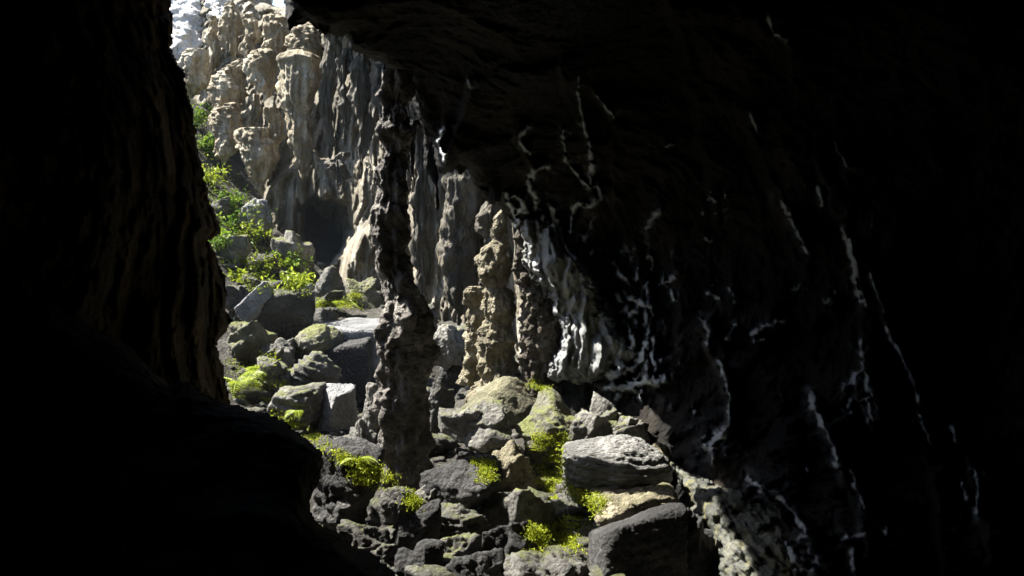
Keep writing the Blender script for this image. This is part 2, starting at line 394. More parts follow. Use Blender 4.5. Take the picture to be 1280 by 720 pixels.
def glint_mask(X, Y):
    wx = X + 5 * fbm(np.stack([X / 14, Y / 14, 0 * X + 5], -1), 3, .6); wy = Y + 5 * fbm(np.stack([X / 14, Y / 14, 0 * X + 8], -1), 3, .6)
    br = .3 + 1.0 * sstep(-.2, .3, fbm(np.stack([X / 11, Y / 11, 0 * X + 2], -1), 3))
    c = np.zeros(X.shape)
    for pl, w in GLINTS:
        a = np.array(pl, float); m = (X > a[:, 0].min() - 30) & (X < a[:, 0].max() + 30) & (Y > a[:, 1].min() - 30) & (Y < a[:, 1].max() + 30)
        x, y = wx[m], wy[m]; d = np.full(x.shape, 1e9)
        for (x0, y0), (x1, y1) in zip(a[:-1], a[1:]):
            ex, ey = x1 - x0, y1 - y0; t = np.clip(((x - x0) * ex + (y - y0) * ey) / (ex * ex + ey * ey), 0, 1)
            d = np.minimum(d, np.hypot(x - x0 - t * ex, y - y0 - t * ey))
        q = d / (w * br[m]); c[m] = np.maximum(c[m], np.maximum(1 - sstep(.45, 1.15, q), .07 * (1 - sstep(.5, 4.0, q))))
    # network of thin painted glints on the lit flank of the wall
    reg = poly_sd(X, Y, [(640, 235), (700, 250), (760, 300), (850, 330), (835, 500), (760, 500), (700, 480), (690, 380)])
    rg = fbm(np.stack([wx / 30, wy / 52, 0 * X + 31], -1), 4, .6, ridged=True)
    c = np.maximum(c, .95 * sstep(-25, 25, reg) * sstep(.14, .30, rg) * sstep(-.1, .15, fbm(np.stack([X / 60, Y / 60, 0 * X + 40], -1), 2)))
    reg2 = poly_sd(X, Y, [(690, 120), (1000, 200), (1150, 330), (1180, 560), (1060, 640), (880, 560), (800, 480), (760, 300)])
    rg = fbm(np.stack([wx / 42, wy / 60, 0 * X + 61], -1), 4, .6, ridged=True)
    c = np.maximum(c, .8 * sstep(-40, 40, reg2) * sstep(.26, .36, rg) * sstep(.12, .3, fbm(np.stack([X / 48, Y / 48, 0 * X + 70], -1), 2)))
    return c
def wall_relief(V, X, Y):
    r = np.zeros(X.shape)
    wx = X + 16 * fbm(np.stack([X / 45, Y / 45, 0 * X + 1], -1), 3, .6)
    for pl, h, up, fall in STEPS:
        pl = np.array(pl, float); o = np.argsort(pl[:, 1]); pl = pl[o]
        s = wx - np.interp(Y, pl[:, 1], pl[:, 0])
        ends = sstep(pl[0, 1] - 30, pl[0, 1] + 20, Y) * (1 - sstep(pl[-1, 1] - 20, pl[-1, 1] + 30, Y))
        r = r + h * ends * sstep(-up, 0, s) * np.exp(-np.maximum(s, 0) / fall)
    r += .55 * fbm(V * np.array([.45, .45, .3]), 3)
    f1, f2 = worley(V * np.array([1.0, 1.0, .6]) + .5 * fbm(V * 1.3, 3)[..., None])
    r += .40 * (f2 - f1) - .1
    r += .16 * fbm(V * np.array([2.6, 2.6, 1.8]) + 5, 5, .6, ridged=True)
    r += .32 * glint_mask(X, Y)
    # ledges of bedding on the right
    bed = sstep(1000, 1120, X) * sstep(520, 420, Y)
    r += bed * .10 * fbm(np.stack([V[..., 0] * .5, V[..., 1] * .5, V[..., 2] * 4.5], -1), 3)
    return r
hole = [(355, -4), (360, 36), (374, 30), (385, 24), (402, 40), (420, 44), (434, 44), (440, 62), (462, 70), (490, 84), (508, 104), (516, 130),
        (522, 150), (530, 166), (541, 176), (545, 200), (552, 216), (564, 214), (574, 206), (583, 209), (592, 226), (603, 244), (612, 254), (622, 252),
        (628, 262), (640, 272), (648, 300), (652, 340), (672, 372), (688, 420), (690, 480), (672, 520), (660, 1150)]
cave_poly = hole + [(2150, 1150), (2150, -1000), (-400, -1000), (-400, -170), (180, -170), (262, -128), (335, -62)]
xs = axis_steps(-420, 330, 1290, 2170, 1.9, 28); ys = axis_steps(-1020, -60, 730, 1170, 1.9, 28)
def is_ceiling(x, y): return y < np.interp(x, [500, 560, 700, 900, 1100, 1400], [260, 215, 90, 0, -80, -200])
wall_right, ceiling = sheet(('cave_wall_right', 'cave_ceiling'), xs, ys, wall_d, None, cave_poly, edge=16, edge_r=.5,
                            extrude=(0.0, .5, 1.6), edge_noise=5, split=is_ceiling, split_mats=(M['cave'], M['cave']), relief3=wall_relief, glint=glint_mask)
tag(wall_right, 'dark wet limestone wall with painted pale glints on the right of the cave', kind='structure')
tag(ceiling, 'dark rock ceiling overhanging the top of the view', kind='structure')

# left wall
left_d = rbf([(213, 0, 9.0), (283, 400, 9.3), (100, 200, 7.2), (0, 300, 6.7), (-900, 300, 6.6), (-900, -900, 6.2), (200, -900, 7.0), (-900, 1100, 6.5), (340, 1100, 7.6), (200, 480, 8.4)])
left_poly = [(-950, -950), (120, -950), (190, -190), (208, -20), (213, 0), (214, 60), (226, 92), (238, 128), (246, 180), (254, 226), (268, 268), (279, 288),
             (262, 302), (276, 336), (284, 372), (284, 404), (272, 436), (278, 470), (286, 505), (330, 620), (350, 1120), (-950, 1120)]
def left_relief(V, X, Y):
    r = .5 * fbm(V * np.array([.7, .7, .35]) + 7, 4)
    f1, f2 = worley(V * np.array([2.2, 2.2, .55]) + .6 * fbm(V * 1.1, 3)[..., None])
    r += .28 * (f2 - f1)
    r += .22 * fbm(V * np.array([3.6, 3.6, 2.6]) + 9, 6, .68)
    f1, f2 = worley(V * np.array([5, 5, 2.4]) + 4)
    r += .12 * (f2 - f1)
    return r
xs = axis_steps(-960, 0, 360, 361, 2.0, 28); ys = axis_steps(-960, -30, 560, 1130, 2.2, 28)
wall_left = sheet('cave_wall_left', xs, ys, left_d, M['cave_brown'], left_poly, edge=100, edge_r=.9, extrude=(-1.4, .7, .4), edge_noise=9, relief3=left_relief)
tag(wall_left, 'dark brown fluted rock wall on the left edge of the cave', kind='structure')

# cave chamber behind the camera (closes the room)
def chamber():
    lo = np.array([-6.5, -5.0, -4.6]) + EYE; hi = np.array([6.5, 8.0, 4.5]) + EYE
    n = 40; V = []; Q = []
    u = np.linspace(0, 1, n); A, B = np.meshgrid(u, u)
    def face(o, a, b):
        g = o + A[..., None] * a + B[..., None] * b
        base = sum(len(v) for v in V); V.append(g.reshape(-1, 3))
        i = np.arange(n * n).reshape(n, n) + base
        Q.append(np.stack([i[:-1, :-1], i[1:, :-1], i[1:, 1:], i[:-1, 1:]], -1).reshape(-1, 4))
    s = hi - lo; ex, ey, ez = np.array([s[0], 0, 0]), np.array([0, s[1], 0]), np.array([0, 0, s[2]])
    face(lo, ex, ez); face(lo, ey, ez); face(lo + ex, ey, ez); face(lo + ez, ex, ey); face(lo, ex, ey)
    V = np.concatenate(V); Q = np.concatenate(Q)
    V = V + .35 * np.stack([fbm(V * .8 + k * 13, 4) for k in range(3)], -1)
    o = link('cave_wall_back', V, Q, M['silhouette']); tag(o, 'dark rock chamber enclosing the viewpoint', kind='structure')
chamber()

# foreground rock silhouette, lower left
fg_poly = [(-700, 330), (60, 380), (150, 430), (182, 458), (198, 478), (216, 482), (238, 480), (252, 492), (280, 506), (310, 512), (346, 524), (372, 542), (392, 556), (403, 566),
           (396, 590), (388, 606), (383, 626), (390, 650), (402, 660), (424, 668), (440, 686), (462, 702), (486, 722), (520, 800), (560, 1100), (-700, 1100)]
fg_d = rbf([(200, 480, 5.6), (400, 570, 5.0), (300, 700, 4.2), (480, 720, 4.4), (-600, 400, 5.0), (-600, 1000, 3.6), (300, 1000, 3.2), (0, 500, 5.0)])
def fg_relief(V, X, Y):
    f1, f2 = worley(V * 1.3 + .5 * fbm(V * 1.6, 3)[..., None])
    return .35 * fbm(V * .9 + 2, 4) + .2 * (f2 - f1) + .05 * fbm(V * 6, 4)
xs = axis_steps(-720, -20, 500, 580, 2.4, 24); ys = axis_steps(320, 350, 730, 1110, 2.4, 24)
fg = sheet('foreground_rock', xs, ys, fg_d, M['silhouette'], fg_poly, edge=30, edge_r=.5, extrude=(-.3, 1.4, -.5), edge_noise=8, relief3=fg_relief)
tag(fg, 'black foreground rock silhouette filling the lower left corner', 'rock')

# ------------------------------------------------------------------ sloping ground
gp = [(600, 720, 8.8), (480, 720, 8.9), (740, 715, 9.3), (850, 650, 10.2), (960, 720, 9.0), (780, 620, 11.4), (640, 575, 13.0), (510, 600, 11.9), (420, 665, 10.6), (700, 500, 15.4),
      (620, 512, 15.2), (560, 485, 17), (440, 505, 17.0), (350, 525, 13.6), (300, 505, 14.6), (340, 445, 18), (300, 400, 21), (380, 378, 23.5), (520, 405, 21.5),
      (300, 310, 26), (262, 225, 29), (240, 130, 32), (340, 268, 29), (390, 335, 27), (620, 440, 19.5), (450, 370, 24.5), (640, 470, 18), (800, 560, 13.2)]
gpts = [tuple(P(*g)[[0, 1, 2]]) for g in gp] + [(-2, 5, 1.9), (3, 5, 1.9), (0, -4, 2.6), (7, 5, 2.2), (7, 12, 2.2), (-7, 5, 2.6), (-7, -4, 3), (7, -4, 3), (-12, 18, 6.5), (-15, 26, 9.5), (-15, 36, 11), (3, 24, 3.2), (6, 18, 2.6), (0, 34, 4.5), (6, 34, 4.5), (-18, 12, 9)]
ground_z0 = rbf(gpts)
def ground_z(x, y):
    p = np.stack(np.broadcast_arrays(np.asarray(x, float), np.asarray(y, float), 0.0), -1)
    f1, _ = worley(p * .9 + 4)
    return ground_z0(x, y) - .22 + .30 * fbm(p * .8 + 3, 4) + .16 * (.5 - f1) + .10 * fbm(p * 3.1, 4, .6)
def hit_ground(px, py, dmin=7.0, dmax=40):
    ds = np.arange(dmin, dmax, .05); p = P(px, py, ds)
    below = p[:, 2] < ground_z(p[:, 0], p[:, 1])
    return ds[np.argmax(below)] if below.any() else dmax
gx = np.arange(-18, 8.01, .07); gy = np.concatenate([np.arange(-5, 7, .25), np.arange(7, 36, .075)])
GX, GY = np.meshgrid(gx, gy); GZ = ground_z(GX, GY)
idx = np.arange(GX.size).reshape(GX.shape)
gq = np.stack([idx[:-1, :-1], idx[:-1, 1:], idx[1:, 1:], idx[1:, :-1]], -1).reshape(-1, 4)
ground = link('ground', np.stack([GX, GY, GZ], -1).reshape(-1, 3), gq, M['soil'])
tag(ground, 'stony sloping cave floor between the boulders', kind='structure')

# ------------------------------------------------------------------ cliff
cliff_d = rbf([(180, 0, 37), (180, 400, 32), (300, 60, 33.5), (300, 250, 31), (400, 60, 31), (400, 250, 28.5), (400, 420, 27.5), (470, 80, 27), (470, 300, 26), (540, 200, 24), (540, 400, 23.5),
               (600, 230, 22), (600, 430, 21.5), (640, 250, 20.5), (700, 300, 18.5), (700, 0, 19), (640, 450, 20.5), (340, 0, 34.5), (240, -60, 39), (440, -60, 32.5), (560, 60, 23.5)])
def cliff_relief(V, X, Y):
    r = 1.1 * fbm(V * np.array([.28, .28, .2]) + 2, 3)
    Wp = V + .5 * np.stack([fbm(V * .7 + k * 7, 3) for k in range(3)], -1)
    f1, f2 = worley(Wp * np.array([1.5, 1.5, .33]))
    r += .75 * (f2 - f1) - .1
    f1, f2 = worley(Wp * np.array([3.6, 3.6, .6]) + 11)
    r += .30 * (f2 - f1)
    f1, f2 = worley(Wp * np.array([6.5, 6.5, 1.0]) + 21)
    r += .16 * (f2 - f1)
    r += .34 * fbm(V * np.array([1.8, 1.8, 1.5]) + 5, 5, .66)
    # dark hollow at the foot
    hs = poly_sd(X, Y, [(376, 260), (390, 248), (412, 246), (436, 254), (440, 290), (428, 318), (408, 336), (394, 322), (380, 292)])
    hs = hs + 9 * fbm(np.stack([X / 14, Y / 20, 0 * X], -1), 3, .6)
    r -= 2.8 * sstep(-4, 12, hs)
    # brow above the hollow: bright ledge falling from (392,178) to (328,240)
    ly = np.interp(X, [322, 332, 350, 372, 388, 400, 430, 460], [262, 242, 218, 200, 182, 196, 204, 215])
    t = Y - ly
    r += 1.5 * sstep(-6, 8, t) * np.exp(-np.maximum(t, 0) / 70) * sstep(322, 336, X) * (1 - sstep(395, 440, X))
    # buttress to the right of the hollow
    bx = np.interp(Y, [262, 300, 340, 400], [462, 440, 424, 408])
    r += 1.6 * sstep(-3, 14, X - bx) * sstep(255, 300, Y) * np.exp(-np.maximum(X - bx, 0) / 45)
    # notch to the sky
    return r
xs = np.arange(170, 705, 1.7); ys = np.arange(-90, 470, 1.7)
cliff_poly = [(165, -95), (300, -95), (316, -20), (320, 2), (338, 9), (356, 10), (362, -20), (380, -95), (710, -95), (710, 480), (165, 480)]
cliff = sheet('flowstone_cliff', xs, ys, cliff_d, M['cliff'], cliff_poly, edge=10, edge_r=1.0, extrude=(0, 2.5, .3), edge_noise=3, relief3=cliff_relief)
tag(cliff, 'tall pale limestone cliff with flowstone draperies in daylight beyond the cave', 'cliff')
# flowstone canopies and draperies standing off the cliff: traced outlines
CAN = [  # name, profile, distance offset towards the camera, seed
 ('flowstone_canopy', [(63, 362, 380), (66, 352, 394), (75, 347, 398), (95, 346, 398), (112, 348, 397), (126, 352, 394), (140, 358, 392), (165, 361, 391), (195, 362, 390), (225, 364, 388)], 1.0),
 ('flowstone_canopy', [(61, 320, 336), (65, 311, 344), (75, 306, 347), (92, 307, 346), (106, 313, 343), (118, 320, 339), (128, 326, 336)], 1.1),
 ('flowstone_canopy', [(74, 296, 304), (84, 284, 306), (96, 266, 308), (112, 259, 306), (128, 258, 300), (140, 262, 292), (150, 268, 288)], .9),
 ('flowstone_canopy', [(128, 288, 296), (136, 272, 302), (148, 264, 306), (165, 263, 304), (182, 266, 300), (196, 270, 296), (206, 276, 290)], 1.2),
 ('flowstone_canopy', [(16, 340, 352), (22, 331, 360), (38, 328, 362), (58, 331, 360), (80, 334, 358)], .6),
 ('flowstone_canopy', [(18, 308, 318), (26, 302, 323), (44, 301, 324), (66, 303, 322), (84, 306, 320)], .6),
 ('flowstone_canopy', [(4, 286, 296), (14, 276, 300), (40, 274, 302), (60, 278, 300), (80, 284, 296)], .4),
 ('flowstone_canopy', [(30, 380, 392), (36, 362, 404), (52, 360, 406), (66, 362, 404), (80, 366, 402)], .5),
 ('drapery', [(62, 232, 258), (72, 226, 263), (90, 225, 262), (106, 228, 260), (118, 232, 254), (124, 236, 246)], .8),
 ('drapery', [(20, 262, 272), (40, 258, 276), (70, 258, 274), (98, 260, 272)], .3),
 ('drapery', [(160, 300, 338), (185, 296, 346), (205, 302, 344), (222, 312, 340), (236, 320, 335), (248, 326, 331)], 1.0),
 ('drapery', [(135, 334, 352), (160, 332, 352), (190, 330, 350), (215, 332, 348)], .7),
 ('drapery', [(118, 312, 326), (140, 310, 322), (170, 306, 322), (200, 304, 320)], .5),
 ('drapery', [(42, 402, 422), (60, 400, 424), (120, 402, 420), (180, 404, 418), (212, 408, 416)], .4),
 ('drapery', [(60, 425, 440), (75, 422, 441), (130, 424, 438), (175, 426, 436)], .7),
 ('drapery', [(70, 442, 462), (100, 440, 464), (140, 444, 462), (185, 446, 460), (220, 450, 458)], .6),
 ('drapery', [(80, 470, 492), (110, 468, 496), (150, 470, 494), (190, 474, 492)], .6),
 ('drapery', [(95, 494, 510), (130, 494, 512), (180, 496, 512), (240, 498, 512), (330, 500, 514)], .6),
 ('drapery', [(130, 516, 528), (170, 514, 530), (230, 516, 534), (300, 516, 536), (380, 514, 536)], .5),
 ('drapery', [(205, 558, 600), (225, 554, 608), (260, 554, 604), (310, 552, 596), (370, 554, 590), (410, 556, 586)], .7),
 ('drapery', [(240, 604, 630), (280, 602, 628), (330, 600, 622)], .5),
 ('drapery', [(190, 420, 432), (205, 414, 434), (222, 416, 432), (236, 420, 428)], .9),
]
for k, (nm, pr, off) in enumerate(CAN):
    pr_ = np.array(pr); cy, cx = pr_[:, 0].mean(), pr_[:, 1:].mean()
    dd = float(cliff_d(cx, cy)) - off * 1.5 - .35
    loft(nm, pr, dd, M['flow'] if k < 13 else M['drape_shaded'], cliff, seg=56, ratio=1.05, rows=84, seed=k, amp=.24, knob=.05, knob_s=4.5, flute=.21, freq=2.2, tilt=-.7 if nm == 'flowstone_canopy' else -.3, taper=.3)

for pr, off in (([(-60, 214, 262), (-20, 208, 264), (20, 206, 262), (50, 208, 256), (66, 214, 244), (78, 222, 232)], .6), ([(-60, 256, 290), (-20, 256, 290), (8, 258, 286), (24, 262, 280)], .4)):
    loft('pale_buttress', pr, float(cliff_d(235, 20)) - off + 3.5, tilt=-5.0, mat=M['white'], parent=cliff, seg=60, rows=90, ratio=.9, seed=77, amp=.5, knob=.15, knob_s=2.5, flute=.2, freq=1.2)
# unseen slabs added above the cliff to keep sun and sky off its right half
def add_shade_slab(x0, wx, y0, wy, z0, sk):
    g = np.linspace(0, 1, 60); A, Bq = np.meshgrid(g, g); V = []; Q = []
    for s in (0, 1):
        x = x0 + wx * A; y = y0 + wy * Bq + (1 - A) * sk
        z = np.full_like(x, z0 + s * 2.2) + .4 * A
        p = np.stack([x, y, z], -1).reshape(-1, 3); p = p + .5 * np.stack([fbm(p * .7 + k * 5 + s, 4) for k in range(3)], -1)
        i = np.arange(3600).reshape(60, 60) + 3600 * s; V.append(p)
        Q.append(np.stack([i[:-1, :-1], i[1:, :-1], i[1:, 1:], i[:-1, 1:]], -1).reshape(-1, 4))
    i = np.arange(3600).reshape(60, 60)
    for e in (i[0], i[-1], i[:, 0], i[:, -1]): Q.append(np.stack([e[:-1], e[1:], e[1:] + 3600, e[:-1] + 3600], 1))
    link('shade_slab', np.concatenate(V), np.concatenate(Q), M['cliff'], cliff)
add_shade_slab(-6.9, 8.5, 20.5, 10.5, 11.6, 3.0)
add_shade_slab(-3.9, 8.0, 12.5, 17.0, 10.2, 2.5)

# ------------------------------------------------------------------ flowstone on the right wall
def flow_relief(V, X, Y):
    Wp = V + .3 * np.stack([fbm(V * 1.1 + k * 7, 3) for k in range(3)], -1)
    f1, f2 = worley(Wp * np.array([4.5, 4.5, .7]) + 3)
    g1, g2 = worley(Wp * np.array([9, 9, 1.6]) + 1)
    return .42 * (f2 - f1) + .15 * (g2 - g1) + .18 * fbm(V * 2.2, 4) + .05 * fbm(V * 9, 3)
cur_poly = [(652, 268), (672, 272), (698, 286), (718, 310), (736, 336), (748, 368), (764, 398), (784, 424), (792, 446), (770, 464), (732, 480), (704, 478), (688, 474), (692, 446), (706, 424), (694, 396), (684, 360), (668, 340), (654, 322)]
cd = rbf([(652, 275, 15.0), (700, 400, 14.7), (760, 460, 14.2), (690, 474, 14.6), (720, 340, 14.5)])
xs = np.arange(632, 806, 1.5); ys = np.arange(262, 490, 1.5)
cur = sheet('flowstone_curtain', xs, ys, cd, M['calcite'], cur_poly, edge=16, edge_r=.5, extrude=(.1, 1.0, .2), edge_noise=20, relief3=flow_relief)
tag(cur, 'ribbed pale grey flowstone curtain on the dark wall right of the stalagmites', 'flowstone')
ap_poly = [(838, 578), (868, 594), (900, 606), (936, 626), (966, 640), (996, 668), (1020, 692), (1046, 724), (1060, 780), (910, 780), (900, 716), (890, 676), (872, 640), (852, 606)]
ad = rbf([(838, 578, 11.6), (900, 640, 10.0), (1000, 690, 9.0), (1046, 760, 8.4), (905, 760, 8.9)])
xs = np.arange(825, 1075, 1.5); ys = np.arange(565, 790, 1.5)
def apron_relief(V, X, Y):
    wx = X + 14 * fbm(np.stack([X / 40, Y / 40, 0 * X], -1), 3); wy = Y
    u = (-.74 * wx + .67 * wy); v = (.67 * wx + .74 * wy)
    f1, f2 = worley(np.stack([u / 17, v / 95, 0 * X + 3], -1)); g1, g2 = worley(np.stack([u / 8, v / 45, 0 * X + 9], -1))
    return .26 * (f2 - f1) + .12 * (g2 - g1) + .2 * fbm(V * 2.2, 4) + .06 * fbm(V * 8, 4, .6)
apn = sheet('flowstone_apron', xs, ys, ad, M['apron'], ap_poly, edge=20, edge_r=.5, extrude=(.1, 1.0, -.2), edge_noise=14, relief3=apron_relief)
tag(apn, 'yellow streaked flowstone apron flowing down the lower right wall', 'flowstone')

# ------------------------------------------------------------------ column and stalagmites
col = loft('rock_column', [(88, 474, 516), (140, 476, 513), (162, 470, 512), (190, 478, 512), (214, 467, 510), (236, 475, 510), (258, 468, 508), (278, 460, 508), (296, 469, 507), (320, 470, 511), (342, 472, 516), (362, 474, 525),
                           (378, 476, 536), (400, 475, 543), (430, 477, 543), (455, 475, 540), (490, 470, 537), (503, 464, 537), (522, 473, 535), (560, 477, 536), (585, 480, 535), (612, 472, 546)], 12.0, M['column'],
           seg=110, rows=420, ratio=.85, seed=1, amp=.17, knob=.13, knob_s=6.0, freq=3.0, flute=.10, soft=60)
tag(col, 'tall dark knobbly rock column rising from the boulders to the ceiling', 'column')
s1 = loft('stalagmite', [(256, 632, 637), (268, 620, 634), (285, 614, 635), (300, 617, 636), (308, 603, 637), (320, 597, 637), (335, 596, 637), (350, 600, 636), (359, 609, 633), (365, 602, 640), (380, 602, 644), (400, 607, 641), (425, 598, 642),
                         (445, 595, 642), (462, 597, 646), (470, 601, 655), (485, 590, 666), (505, 578, 684), (535, 566, 704)], 15.8, M['stalag'], seg=130, rows=420, ratio=.9, seed=2, amp=.2, knob=.11, knob_s=8, freq=3.4, flute=.07)
tag(s1, 'tallest tan stalagmite of stacked bulbs on a wide conical base', 'stalagmite', 'stalagmites in the middle')
s2 = loft('stalagmite', [(358, 584, 600), (364, 579, 604), (374, 579, 603), (386, 585, 601), (396, 581, 606), (420, 582, 608), (440, 583, 606), (456, 578, 602), (480, 572, 608)], 16.2, M['stalag'], seg=80, rows=220, ratio=.9, seed=3, amp=.14, knob=.09, knob_s=9, flute=.05, freq=4)
tag(s2, 'short slim stalagmite standing close left of the tallest tan one', 'stalagmite', 'stalagmites in the middle')
s3 = loft('stalagmite', [(282, 647, 654), (300, 646, 657), (320, 646, 661), (345, 646, 668), (362, 652, 688), (372, 652, 698), (386, 654, 701), (410, 651, 707), (435, 652, 704), (460, 656, 698), (490, 648, 704)], 15.4, M['stalag_brown'], seg=120, rows=360, ratio=.85, seed=4, amp=.2, knob=.17, knob_s=9, freq=3.4)
tag(s3, 'broad brown knobbly stalagmite right of the tallest, below the wall', 'stalagmite', 'stalagmites in the middle')
# pendants from the ceiling
for k, (pr, d) in enumerate([
    ([(120, 528, 560), (170, 530, 556), (205, 533, 552), (235, 540, 549), (262, 545, 548)], 13.6),
    ([(180, 560, 600), (205, 566, 590), (218, 572, 580)], 13.9),
    ([(190, 600, 640), (225, 606, 630), (252, 612, 624)], 14.2),
    ([(150, 505, 524), (190, 510, 522), (225, 514, 520), (240, 516, 518)], 13.2),
    ([(0, 356, 392), (20, 358, 380), (38, 360, 366)], 10.2),
    ([(20, 392, 420), (40, 400, 412), (52, 404, 408)], 10.4)]):
    loft('stalactite', pr, d, M['cave'], ceiling, seg=30, rows=50, seed=20 + k, amp=.12, flute=.08)

# ------------------------------------------------------------------ boulders
def ico(sub):
    import bmesh
    bm = bmesh.new(); bmesh.ops.create_icosphere(bm, subdivisions=sub, radius=1)
    v = np.array([x.co[:] for x in bm.verts]); f = np.array([[w.index for w in x.verts] for x in bm.faces]); bm.free()
    v /= np.linalg.norm(v, axis=1)[:, None]
    return v, f
ICO = {k: ico(k) for k in (2, 3, 4, 5, 6)}
def rock_shape(sub, seed, style, planes=None):
    v, f = ICO[sub]; r = np.random.default_rng(seed)
    n = {'block': 9, 'slab': 8, 'round': 26, 'crag': 14}[style]
    nm = r.normal(size=(n, 3)); nm /= np.linalg.norm(nm, axis=1)[:, None]
    dist = r.uniform(.62, .95, n)
    if style in ('block', 'slab'):
        ax = np.array([[0, 0, 1], [0, 0, -1], [1, 0, 0], [-1, 0, 0], [0, 1, 0], [0, -1, 0]]) + r.normal(size=(6, 3)) * .16
        ax /= np.linalg.norm(ax, axis=1)[:, None]
        nm = np.concatenate([nm, ax]); dist = np.concatenate([dist + .12, np.full(6, .66)])
    if planes is not None:
        pn = np.array([p[:3] for p in planes], float); pn /= np.linalg.norm(pn, axis=1)[:, None]
        nm = np.concatenate([nm, pn]); dist = np.concatenate([dist, [p[3] for p in planes]])
    k = {'block': 55, 'slab': 55, 'round': 12, 'crag': 60}[style]
    def hull(nm, dist):
        dots = v @ nm.T
        rad = np.where(dots > .05, dist / np.maximum(dots, .05), 9.0)
        return -np.log(np.exp(-k * np.minimum(rad, 2.5)).sum(1)) / k
    rr = hull(nm, dist)
    if style == 'crag':
        for _ in range(3):
            n2 = r.normal(size=(9, 3)); n2 /= np.linalg.norm(n2, axis=1)[:, None]
            rr = np.maximum(rr, hull(np.concatenate([n2, -n2[:3]]), r.uniform(.5, .9, 12)) * r.uniform(.85, 1.05))
    p = v * rr[:, None]
    p /= np.percentile(np.abs(p), 97, axis=0)
    p = np.sign(p) * np.where(np.abs(p) > .9, .9 + .25 * np.tanh((np.abs(p) - .9) / .25), np.abs(p))
    return p, f
def boulder(bb, label, mat='boulder', style='crag', seed=0, d=None, depth=.9, sub=5, sink=.3, rot=0, rough=1.0, strata=.06, planes=None, name='boulder', tilt=0.0, knob=0.0):
    x0, y0, x1, y1 = bb; cx = (x0 + x1) / 2
    if d is None: d = hit_ground(cx, y1 - .12 * (y1 - y0)) + .15
    w = (x1 - x0) / F * d / 2; h = (y1 - y0) / F * d / 2
    hs = h * (1 + sink)
    p, f = rock_shape(sub, seed, style, planes)
    th = math.radians(tilt)
    S = np.array([w, w * depth, hs])
    q = p * S
    if tilt: q = np.stack([q[:, 0] * math.cos(th) - q[:, 2] * math.sin(th), q[:, 1], q[:, 0] * math.sin(th) + q[:, 2] * math.cos(th)], -1)
    nrm = p / np.linalg.norm(p, axis=1)[:, None]
    sz = (w * hs) ** .5
    o3 = np.array([seed * 3.1, seed * 1.7, seed])
    ang = .6 if style in ('block', 'slab') else .7
    hgt = rough * sz * (.20 * ang * fbm(q / sz * 1.3 + o3, 3) + .13 * ang * fbm(q / sz * 3.4 + o3, 5, .66, ridged=True) + .05 * fbm(q / sz * 10 + o3, 4, .65))
    if style in ('crag', 'round'):
        f1, f2 = worley(q / sz * 2.2 + o3); hgt += rough * sz * .13 * (np.minimum(f2 - f1, .35) - .15)
    if knob:
        f1, f2 = worley(q / sz * 4.5 + o3); hgt += knob * sz * (.5 - f1)
    if strata:
        t = (q[:, 2] + q[:, 0] * .35 * math.sin(seed * 2.3) + q[:, 1] * .3 * math.cos(seed)) / hs * (3.6 + 1.5 * math.sin(seed * 5)) + .7 * fbm(q / sz * 1.0 + o3, 3) + .3 * q[:, 0] / w
        hgt += strata * sz * (np.abs((t % 1) - .5) ** .5 - .5) * (1 + .6 * fbm(q / sz * 3 + o3, 3))
    q = q + nrm * hgt[:, None]
    c = P(cx, (y0 + y1) / 2, d) - np.array([0, 0, h * sink])
    o = link(name, q, f, M[mat]); o.location = c
    tag(o, label, 'boulder', 'boulders on the slope')
    return o
B = []
def add(*a, **k): B.append(boulder(*a, **k, seed=len(B) + 31))
add((388, 384, 492, 500), 'large block with flat pale top and dark front left of the column', 'boulder_pale', 'block', d=19.2, depth=1.3, sub=5, sink=.05, rough=.5, planes=[(0, 0, 1, .55), (.0, -1, .05, .6)])
add((322, 356, 394, 424), 'wedge shaped boulder with dark overhanging face left of the flat block', 'boulder', 'block', d=19.6, sub=5, planes=[(.1, -.8, -.6, .45), (0, 0, 1, .6)])
add((290, 366, 348, 394), 'narrow tilted slab leaning against the wedge shaped boulder', 'boulder_pale', 'slab', d=19.3, depth=.6, tilt=42, sink=0)
add((371, 354, 391, 388), 'small white pointed rock behind the wedge shaped boulder', 'boulder_pale', 'block', d=20.0)
add((362, 404, 432, 446), 'rounded greenish boulder below the wedge shaped boulder', 'boulder_moss', 'round', d=18.2)
add((392, 336, 428, 376), 'round pale topped boulder in front of the cliff hollow', 'boulder', 'round', d=25)
add((283, 358, 318, 396), 'pitted grey rock at the edge of the left wall below the shrubs', 'boulder', 'crag', d=20.5)
add((284, 398, 342, 450), 'mossy broken rock beside the left wall', 'boulder_moss', 'crag', d=18, sub=5)
add((352, 440, 425, 492), 'layered rounded boulder under the greenish one', 'boulder', 'round', d=17, strata=.2, sub=5)
add((318, 446, 366, 486), 'flat weathered rock behind the fern', 'boulder', 'crag', d=16.8, strata=.2)
add((334, 482, 404, 524), 'thin bedded slab stack above the black foreground rock', 'boulder', 'slab', d=14.4, strata=.25)
add((386, 484, 444, 552), 'angular boulder with a bright flat left face', 'boulder_pale', 'block', d=14.6, sub=5, rough=.7, planes=[(-.75, -.5, .45, .4), (.8, -.6, 0, .45)])
add((408, 546, 446, 574), 'small block below the angular bright faced boulder', 'boulder', 'block', d=13.2)
add((438, 500, 482, 590), 'brown rock tucked against the left foot of the column', 'boulder', 'crag', d=13.2)
add((534, 408, 584, 452), 'pale topped rock just right of the column', 'boulder', 'crag', d=17.2)
add((530, 474, 566, 534), 'grey rock with a ragged rim beside the column', 'boulder', 'crag', d=14.8)
add((548, 440, 592, 480), 'dark rock behind the short slim stalagmite', 'boulder_dark', 'crag', d=17.4)
